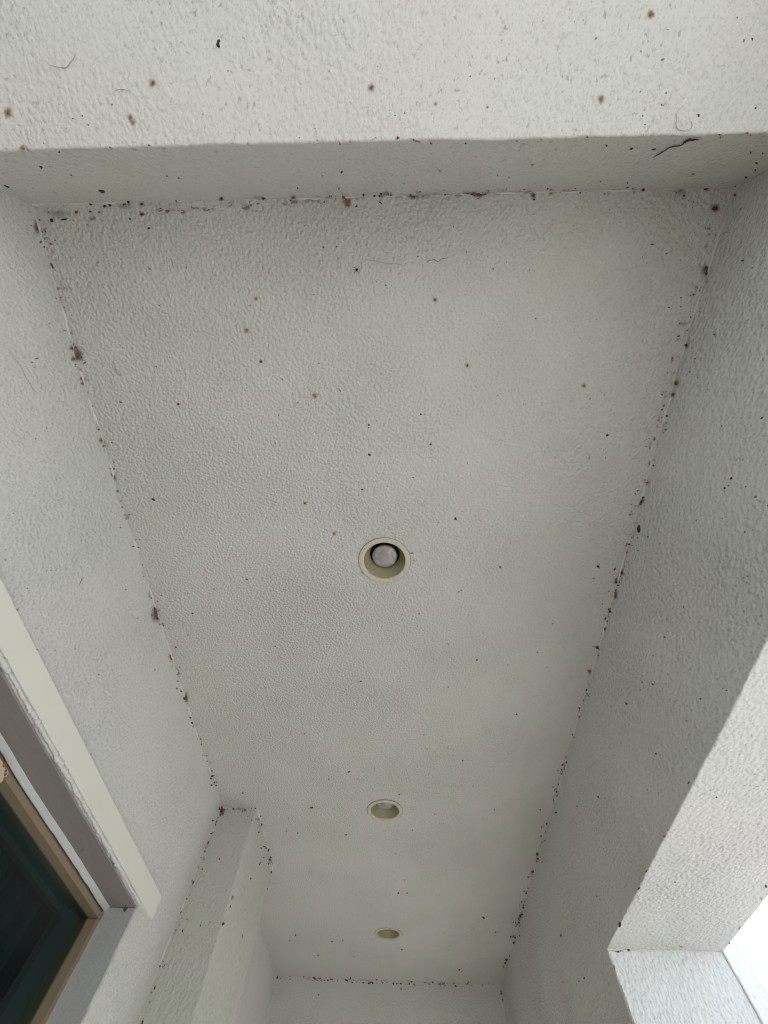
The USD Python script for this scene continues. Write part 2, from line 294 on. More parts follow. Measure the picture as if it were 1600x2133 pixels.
bead([(XL, PY0, H), (XL, PY0, -0.6)], 0.004, pil, 8)
bead([(XR, YC, ZR), (XO, YC, ZR)], 0.005, rb, 9)
bead([(XL, YE, H), (XL, YE, -0.2)], 0.007, we, 10)
bead([(XR, YE, H), (XR, YE, -0.2)], 0.007, we, 11)

# ------------------------------------------------------------------ window and its strip
strip_obj = thing('lintel_strip', 'smooth cream painted flat strip on the left wall just above the window', 'strip')
sm = prism([(0.20, 0.697), (2.168, 0.697), (2.168, 0.768), (0.20, 0.768)], 'x', XL - 0.004, XL + 0.009, 0.0015)
obj('board', up(sm), M_strip, strip_obj)
yy = np.arange(0.42, 2.03, 0.006)
fr = np.stack([np.full_like(yy, XL + 0.002), yy, 0.693 + 0.004 * (meshkit.fbm(np.stack([yy * 18, yy * 0, yy * 0], 1), 4, 5) - 0.5)], 1)
obj('filler_bead', (lambda t: (t[0] + np.array([0, 0, Z0]), t[1]))(tube(fr, 0.0065 * (0.5 + meshkit.fbm(np.stack([yy * 30, yy * 0, yy * 0], 1), 3, 9)), 7, 4, 0.4)), M_bead, strip_obj, smooth=True)
# reveal linings: head in darker mauve-grey, jamb darkened to put its shade into the colour
obj('reveal_toned_lining', plaster(box(-1.27, XL - 0.010, WY0 + 0.004, WY1 - 0.004, WZ1 - 0.006, WZ1 + 0.004), 0.02), M_reveal, wl)
obj('reveal_toned_lining', plaster(box(-1.27, XL - 0.010, WY1 - 0.005, WY1 + 0.004, WZ0 + 0.004, WZ1 - 0.008), 0.02), M_jamb, wl)
win = thing('window', 'beige metal framed window with dark tinted glass set into the left wall', 'window')
T = 0.038
def rail(name, x0, x1, y0, y1, z0, z1, m, parent=win, r=0.003):
    return obj(name, up(prism([(y0, z0), (y1, z0), (y1, z1), (y0, z1)], 'x', x0, x1, r)), m, parent)
e = 0.004
rail('top_rail', FX - 0.10, FX - 0.014, WY0 + e, WY1 - e, WZ1 - 0.008 - 0.020, WZ1 - 0.009, M_frame)
rail('top_rail', FX - 0.10, FX, WY0 + e, WY1 - e, WZ1 - 0.046, WZ1 - 0.029, M_frame)
rail('stile', FX - 0.10, FX - 0.003, WY1 - 0.028, WY1 - e, WZ0 + 0.03, WZ1 - 0.047, M_frame)
rail('stile', FX - 0.10, FX - 0.003, WY0 + e, WY0 + 0.028, WZ0 + 0.03, WZ1 - 0.047, M_frame)
rail('bottom_rail', FX - 0.10, FX, WY0 + e, WY1 - e, WZ0 + 0.001, WZ0 + 0.029, M_frame)
# dark inner sash behind the glass
SX = FX - 0.05
rail('sash_rail', SX - 0.035, SX - 0.008, WY0 + 0.05, WY1 - 0.062, WZ1 - 0.088, WZ1 - 0.050, M_frame_dark)
rail('sash_stile', SX - 0.035, SX - 0.008, WY1 - 0.170, WY1 - 0.062, WZ0 + 0.03, WZ1 - 0.089, M_frame_dark)
rail('sash_stile', SX - 0.035, SX - 0.008, WY0 + 0.03, WY0 + 0.14, WZ0 + 0.03, WZ1 - 0.089, M_frame_dark)
obj('pane', up(box(FX - 0.044, FX - 0.038, WY0 + 0.025, WY1 - 0.025, WZ0 + 0.02, WZ1 - 0.030)), M_glass, win, smooth=False)
# sealant fillet between the head and the frame
ff = Manifold.extrude(CrossSection([[(0, 0.002), (0, -0.013), (0.003, -0.013), (0.015, 0.0), (0.015, 0.002)]]), WY1 - WY0 - 0.01)
ff = ff.transform(np.array([[1, 0, 0, FX - 0.006], [0, 0, 1, WY0 + 0.005], [0, 1, 0, WZ1 - 0.006]], float))
obj('sealant', plaster(ff, 0.015), M_seal_white, win)
# bracket of the sash stay, with rust at its corner
br = prism([(0.86, 0.618), (1.122, 0.618), (1.122, 0.653), (0.86, 0.653)], 'x', FX + 0.001, FX + 0.010, 0.012)
brp = obj('stay_bracket', up(br), M_bracket, win)
rr_ = trimesh.util.concatenate([trimesh.Trimesh(*((lambda t: (t.vertices * np.array([0.3, 1, 0.8]) * s + np.array([FX + 0.011, y, z + Z0]), t.faces))(trimesh.creation.icosphere(1)))) for s, y, z in ((0.007, 1.084, 0.653), (0.005, 1.095, 0.653), (0.005, 1.104, 0.648), (0.005, 1.112, 0.643), (0.004, 1.120, 0.637))])
obj('rust_patch', rr_, M_marks['o'], brp)
cur = thing('curtain', 'dark teal pleated curtain hanging behind the tinted window glass', 'curtain')
yy = np.linspace(WY0 + 0.012, WY1 - 0.012, 320); zc_ = np.linspace(WZ0 + 0.02, WZ1 - 0.028, 6)
xx = -1.272 + 0.020 * np.sign(np.sin(yy * 40 + 1.3 * np.sin(yy * 7))) * np.abs(np.sin(yy * 40 + 1.3 * np.sin(yy * 7))) ** 0.6 + 0.006 * np.sin(yy * 101)
cv = np.array([(x, y, z + Z0) for z in zc_ for x, y in zip(xx, yy)]); n = len(yy)
cf = np.array([f for i in range(len(zc_) - 1) for k in range(n - 1) for f in ((i * n + k, i * n + k + 1, (i + 1) * n + k + 1), (i * n + k, (i + 1) * n + k + 1, (i + 1) * n + k))])
cv = np.vstack([cv, cv + (-0.003, 0, 0)]); cf = np.vstack([cf, cf[:, ::-1] + n * len(zc_)])
obj('cloth', (cv, cf), M_curtain, cur, smooth=True)
cr = np.stack([np.full(2, -1.272), np.array([WY0 + 0.006, WY1 - 0.006]), np.full(2, WZ1 - 0.020 + Z0)], 1)
obj('rail', tube(np.vstack([cr[0], cr.mean(0), cr[1]]), 0.007, 10), M_frame, cur, smooth=True)

# ------------------------------------------------------------------ recessed downlights
LAB = ['largest recessed downlight in mid ceiling, its round frosted bulb fully in view', 'middle recessed downlight, bulb half hidden behind the rim of its cream ring', 'farthest recessed downlight, small cream ring nearest the end wall, bulb barely showing']
for k, (lx, ly) in enumerate(LIGHTS):
    d_ = disp(np.array([[lx, ly, H]]))[0]
    t = thing('recessed_downlight', LAB[k], 'ceiling light', (lx, ly, H + Z0 + d_[2]), 'downlights in a row along the ceiling')
    # flange with rolled inner lip
    obj('trim_ring', lathe([(0.1030, 0.001), (0.1035, -0.002), (0.1020, -0.0042), (0.0960, -0.0050), (0.0860, -0.0046), (0.0838, -0.0035), (0.0828, 0.0), (0.0825, 0.003), (0.0832, 0.004), (0.1030, 0.001)], 72), M_trim, t, smooth=40)
    th = np.linspace(0, 2 * np.pi, 73)
    ring = np.stack([0.1042 * np.cos(th), 0.1042 * np.sin(th), np.full_like(th, -0.0004)], 1)
    obj('gap_shadow', tube(ring, 0.0016 * (0.35 + 1.1 * nrg.uniform(0, 1, 73) * (0.4 + 0.6 * (np.sin(th) < 0.35))), 5), M_marks['g'], t, smooth=True)  # dark ring painting in the shadow gap around the trim
    obj('reflector', lathe([(0.0824, 0.002), (0.0790, 0.016), (0.0735, 0.030), (0.0665, 0.044), (0.0610, 0.054), (0.0622, 0.055), (0.0745, 0.031), (0.0800, 0.016), (0.0836, 0.002), (0.0824, 0.002)], 64), M_reflector, t, smooth=40)
    obj('housing', lathe([(0.0905, 0.004), (0.0905, 0.145), (0.002, 0.145), (0.002, 0.143), (0.0885, 0.143), (0.0885, 0.004), (0.0905, 0.004)], 48), M_can, t, smooth=40)
    b = obj('bulb', lathe([(0.0003, 0.0250), (0.012, 0.0252), (0.026, 0.0262), (0.040, 0.0285), (0.047, 0.0305), (0.0505, 0.0335), (0.0515, 0.0375), (0.0500, 0.042), (0.040, 0.075), (0.022, 0.105), (0.018, 0.120), (0.018, 0.140)], 56), M_bulb, t, smooth=50)
    for q in range(9):
        an = nrg.uniform(0, 2 * np.pi); cs = trimesh.creation.icosphere(1); cs.vertices *= nrg.uniform(0.0012, 0.0028, 3); r0 = nrg.choice([0.0828, 0.0835, 0.104, 0.098])
        obj('dirt_speck', (cs.vertices + np.array([r0 * np.cos(an), r0 * np.sin(an), -0.004 if r0 > 0.083 else -0.002]), cs.faces), M_marks['b'], t, smooth=True)
    wv = np.linspace(0, 1, 16)
    fl = np.stack([-0.012 - 0.006 * np.sin(wv * 3.1) - 0.008 * wv ** 2 + 0.022 * np.clip(wv - 0.75, 0, 1) * 4 * 0.9, 0.030 - 0.062 * wv, 0.0247 + 0.002 * (abs(wv - 0.5)) ** 1.5], 1)
    obj('glass_ridge', tube(fl, 0.0011, 6), M_bulb, b, smooth=True)

# ------------------------------------------------------------------ marks: where a line of sight through the photograph meets a wall
PLANES = [('ceil', 2, H, (XL, XR, YB, YE)), ('nface', 1, YB, (XL, XR, ZB, H)), ('nsoff', 2, ZB, (XL - 0.1, XR + 0.1, YB - CAN, YB)),
          ('left', 0, XL, (YB, YE, -1, H)), ('pilf', 1, PY0, (XL, PX, -1, H)), ('pils', 0, PX, (PY0, PY1, -1, H)),
          ('rface', 0, XR, (YB, YE, ZR, H)), ('rcol', 0, XR, (YC, YE, -1, ZR)), ('rsoff', 2, ZR, (XR, XO, YB, YC)), ('colf', 1, YC, (XR, XO, -1, ZR)), ('end', 1, YE, (XL, XR, -1, H))]
HOST = {'ceil': ceil, 'nface': nb, 'nsoff': nb, 'left': wl, 'pilf': pil, 'pils': pil, 'rface': rb, 'rcol': col, 'rsoff': rb, 'colf': col, 'end': we}
def ray(px, py):
    return R_ * ((px - 800) / FOCAL) + U_ * (-(py - 1066.5) / FOCAL) + F_
def where(px, py):
    d = ray(px, py); best = None
    for nm, ax, val, bd_ in PLANES:
        if abs(d[ax]) < 1e-9: continue
        t = val / d[ax]
        if t <= 0: continue
        p = d * t; o = [k for k in range(3) if k != ax]
        if bd_[0] - 0.002 <= p[o[0]] <= bd_[1] + 0.002 and bd_[2] - 0.002 <= p[o[1]] <= bd_[3] + 0.002 and (best is None or t < best[0]):
            best = (t, nm, ax, val)
    return best
def on_plane(px, py, ax, val):
    d = ray(px, py); return d * val / d[ax]
def mark(px, py, w, h=None, kind='k', ang=0.0, name=None, parent=None, raised=True):
    """A speck (raised lump) or stain (thin, fading to its rim) whose outline is about w x h photograph pixels."""
    h = h or w; s = where(px, py)
    if s is None: return None
    _, nm, ax, val = s
    c0 = on_plane(px, py, ax, val); inward = np.zeros(3); inward[ax] = -np.sign(val) if nm not in ('none',) else 1
    n = 11 if raised else 18; rings = (0.62, 1.0) if raised else (0.3, 0.6, 1.0)
    ph = np.linspace(0, 2 * np.pi, n, endpoint=False); irr = nrg.uniform(0.72, 1.25, n) if raised else nrg.uniform(0.88, 1.1, n)
    ca, sa = math.cos(ang), math.sin(ang); pts = [c0]; edge = [0.0]
    for q in rings:
        for k in range(n):
            ex, ey = q * irr[k] * w / 2 * math.cos(ph[k]), q * irr[k] * h / 2 * math.sin(ph[k])
            pts.append(on_plane(px + ex * ca - ey * sa, py + ex * sa + ey * ca, ax, val)); edge.append(q)
    pts = np.array(pts); size = min(np.median(np.linalg.norm(pts[-n:] - c0, axis=1)), 0.02)
    off = np.array([1.0] + [z for q in rings for z in [1 - q * q] * n])
    lift = (0.0004 + off * size * 0.45 + (nrg.uniform(-0.12, 0.12, len(off)) * size if raised else 0)) if raised else (0.0011 + 0.0003 * off)
    pts = pts + disp(pts) + inward * np.reshape(lift, (-1, 1)) + np.array([0, 0, Z0])
    if raised: pts[-n:] -= inward * 0.001
    f = [(0, 1 + k, 1 + (k + 1) % n) for k in range(n)]
    for q in range(len(rings) - 1):
        a, b_ = 1 + q * n, 1 + (q + 1) * n
        for k in range(n):
            k2 = (k + 1) % n; f += [(a + k, b_ + k, b_ + k2), (a + k, b_ + k2, a + k2)]
    par = parent or HOST[nm]
    if raised:
        return obj(name or 'dirt_speck', (pts, np.array(f)), M_marks[kind], par, smooth=True)
    g = usdkit.mesh(stage, path_for(par, name or 'rust_stain'), (pts, np.array(f)), M_stain[kind], True)
    UsdGeom.PrimvarsAPI(g).CreatePrimvar('edge', Sdf.ValueTypeNames.FloatArray, 'vertex').Set(Vt.FloatArray([float(x) for x in edge]))
    return g.GetPrim()
def strand(pix, r, m, parent, name, lift=0.001):
    """A thin fibre lying on the plaster through photograph pixels."""
    nm = where(*pix[0]); _, who, ax, val = nm
    inward = np.zeros(3); inward[ax] = -np.sign(val)
    pix = np.array(pix, float); s = np.arange(len(pix)); u = np.linspace(0, len(pix) - 1, 5 * (len(pix) - 1) + 1)
    from scipy.interpolate import PchipInterpolator
    q = np.stack([PchipInterpolator(s, pix[:, k])(u) for k in range(2)], 1)
    p = np.array([on_plane(x, y, ax, val) for x, y in q])
    p = p + disp(p) + inward * (lift + 0.0015 * np.sin(np.linspace(0, 7, len(p)))[:, None] ** 2) + np.array([0, 0, Z0])
    rad = r * np.interp(np.linspace(0, 1, len(p)), [0, 0.15, 0.8, 1], [0.6, 1, 0.9, 0.4])
    rad = rad * (0.52 if name == 'strand' else 0.85)
    return obj(name, tube(p, rad, 5, int(pix[0, 0]), 0.25), m, parent, smooth=True)

# rust stains with a dark core: x, y, width, height, tint
for x, y, w, h, c in [(318, 176, 16, 20, 't'), (18, 237, 19, 24, 't'), (271, 247, 12, 16, 't'), (277, 258, 13, 14, 't'), (49, 311, 17, 17, 't'), (772, 184, 16, 19, 'o'), (1358, 28, 17, 20, 'o'), (1253, 204, 16, 20, 't'), (906, 218, 12, 12, 'g'),
    (611, 411, 12, 12, 't'), (881, 408, 9, 9, 't'), (1148, 403, 12, 12, 't'), (461, 414, 12, 11, 'b'), (548, 413, 11, 9, 'b'), (534, 411, 22, 10, 'g'), (295, 425, 12, 12, 'b'),
    (533, 622, 10, 10, 't'), (514, 689, 12, 12, 't'), (656, 826, 13, 13, 't'), (906, 625, 12, 12, 'o'), (974, 761, 12, 12, 't'), (1218, 804, 12, 12, 't'), (446, 893, 7, 7, 'g'),
    (1411, 798, 15, 16, 't'), (1430, 717, 17, 18, 'r'), (1470, 564, 24, 26, 'r'), (1486, 435, 20, 22, 'r'), (1347, 1005, 14, 14, 't'), (1403, 822, 10, 11, 'r'), (1296, 1191, 11, 18, 'r'), (1281, 1240, 14, 22, 'o'), (1285, 1212, 15, 20, 'r'),
    (151, 726, 14, 12, 't'), (155, 749, 15, 11, 't'), (171, 789, 10, 9, 't'), (173, 799, 9, 8, 't'), (212, 917, 15, 14, 't'), (218, 928, 9, 9, 't'), (235, 988, 9, 9, 't'), (240, 995, 9, 8, 't'), (247, 1023, 9, 8, 't'), (164, 740, 26, 34, 'b'),
    (71, 473, 20, 34, 'b'), (328, 1278, 26, 40, 'b'), (697, 1111, 9, 11, 't'), (636, 1049, 8, 8, 't'), (1228, 1397, 12, 9, 'o'), (1206, 1492, 9, 12, 'o'), (355, 1368, 9, 14, 'o'), (460, 1687, 14, 26, 'r'), (724, 420, 20, 30, 'o'),
    (997, 406, 34, 14, 'b'), (1112, 410, 14, 16, 'b'), (1415, 402, 34, 20, 'g'), (388, 1455, 12, 30, 'b'), (1287, 1978, 26, 10, 'r'), (260, 430, 40, 14, 'g'), (120, 445, 70, 18, 'g'), (860, 408, 24, 14, 'b'), (1338, 1043, 14, 22, 'r')]:
    mark(x, y, w * 1.25, h * 1.25, c, raised=False)
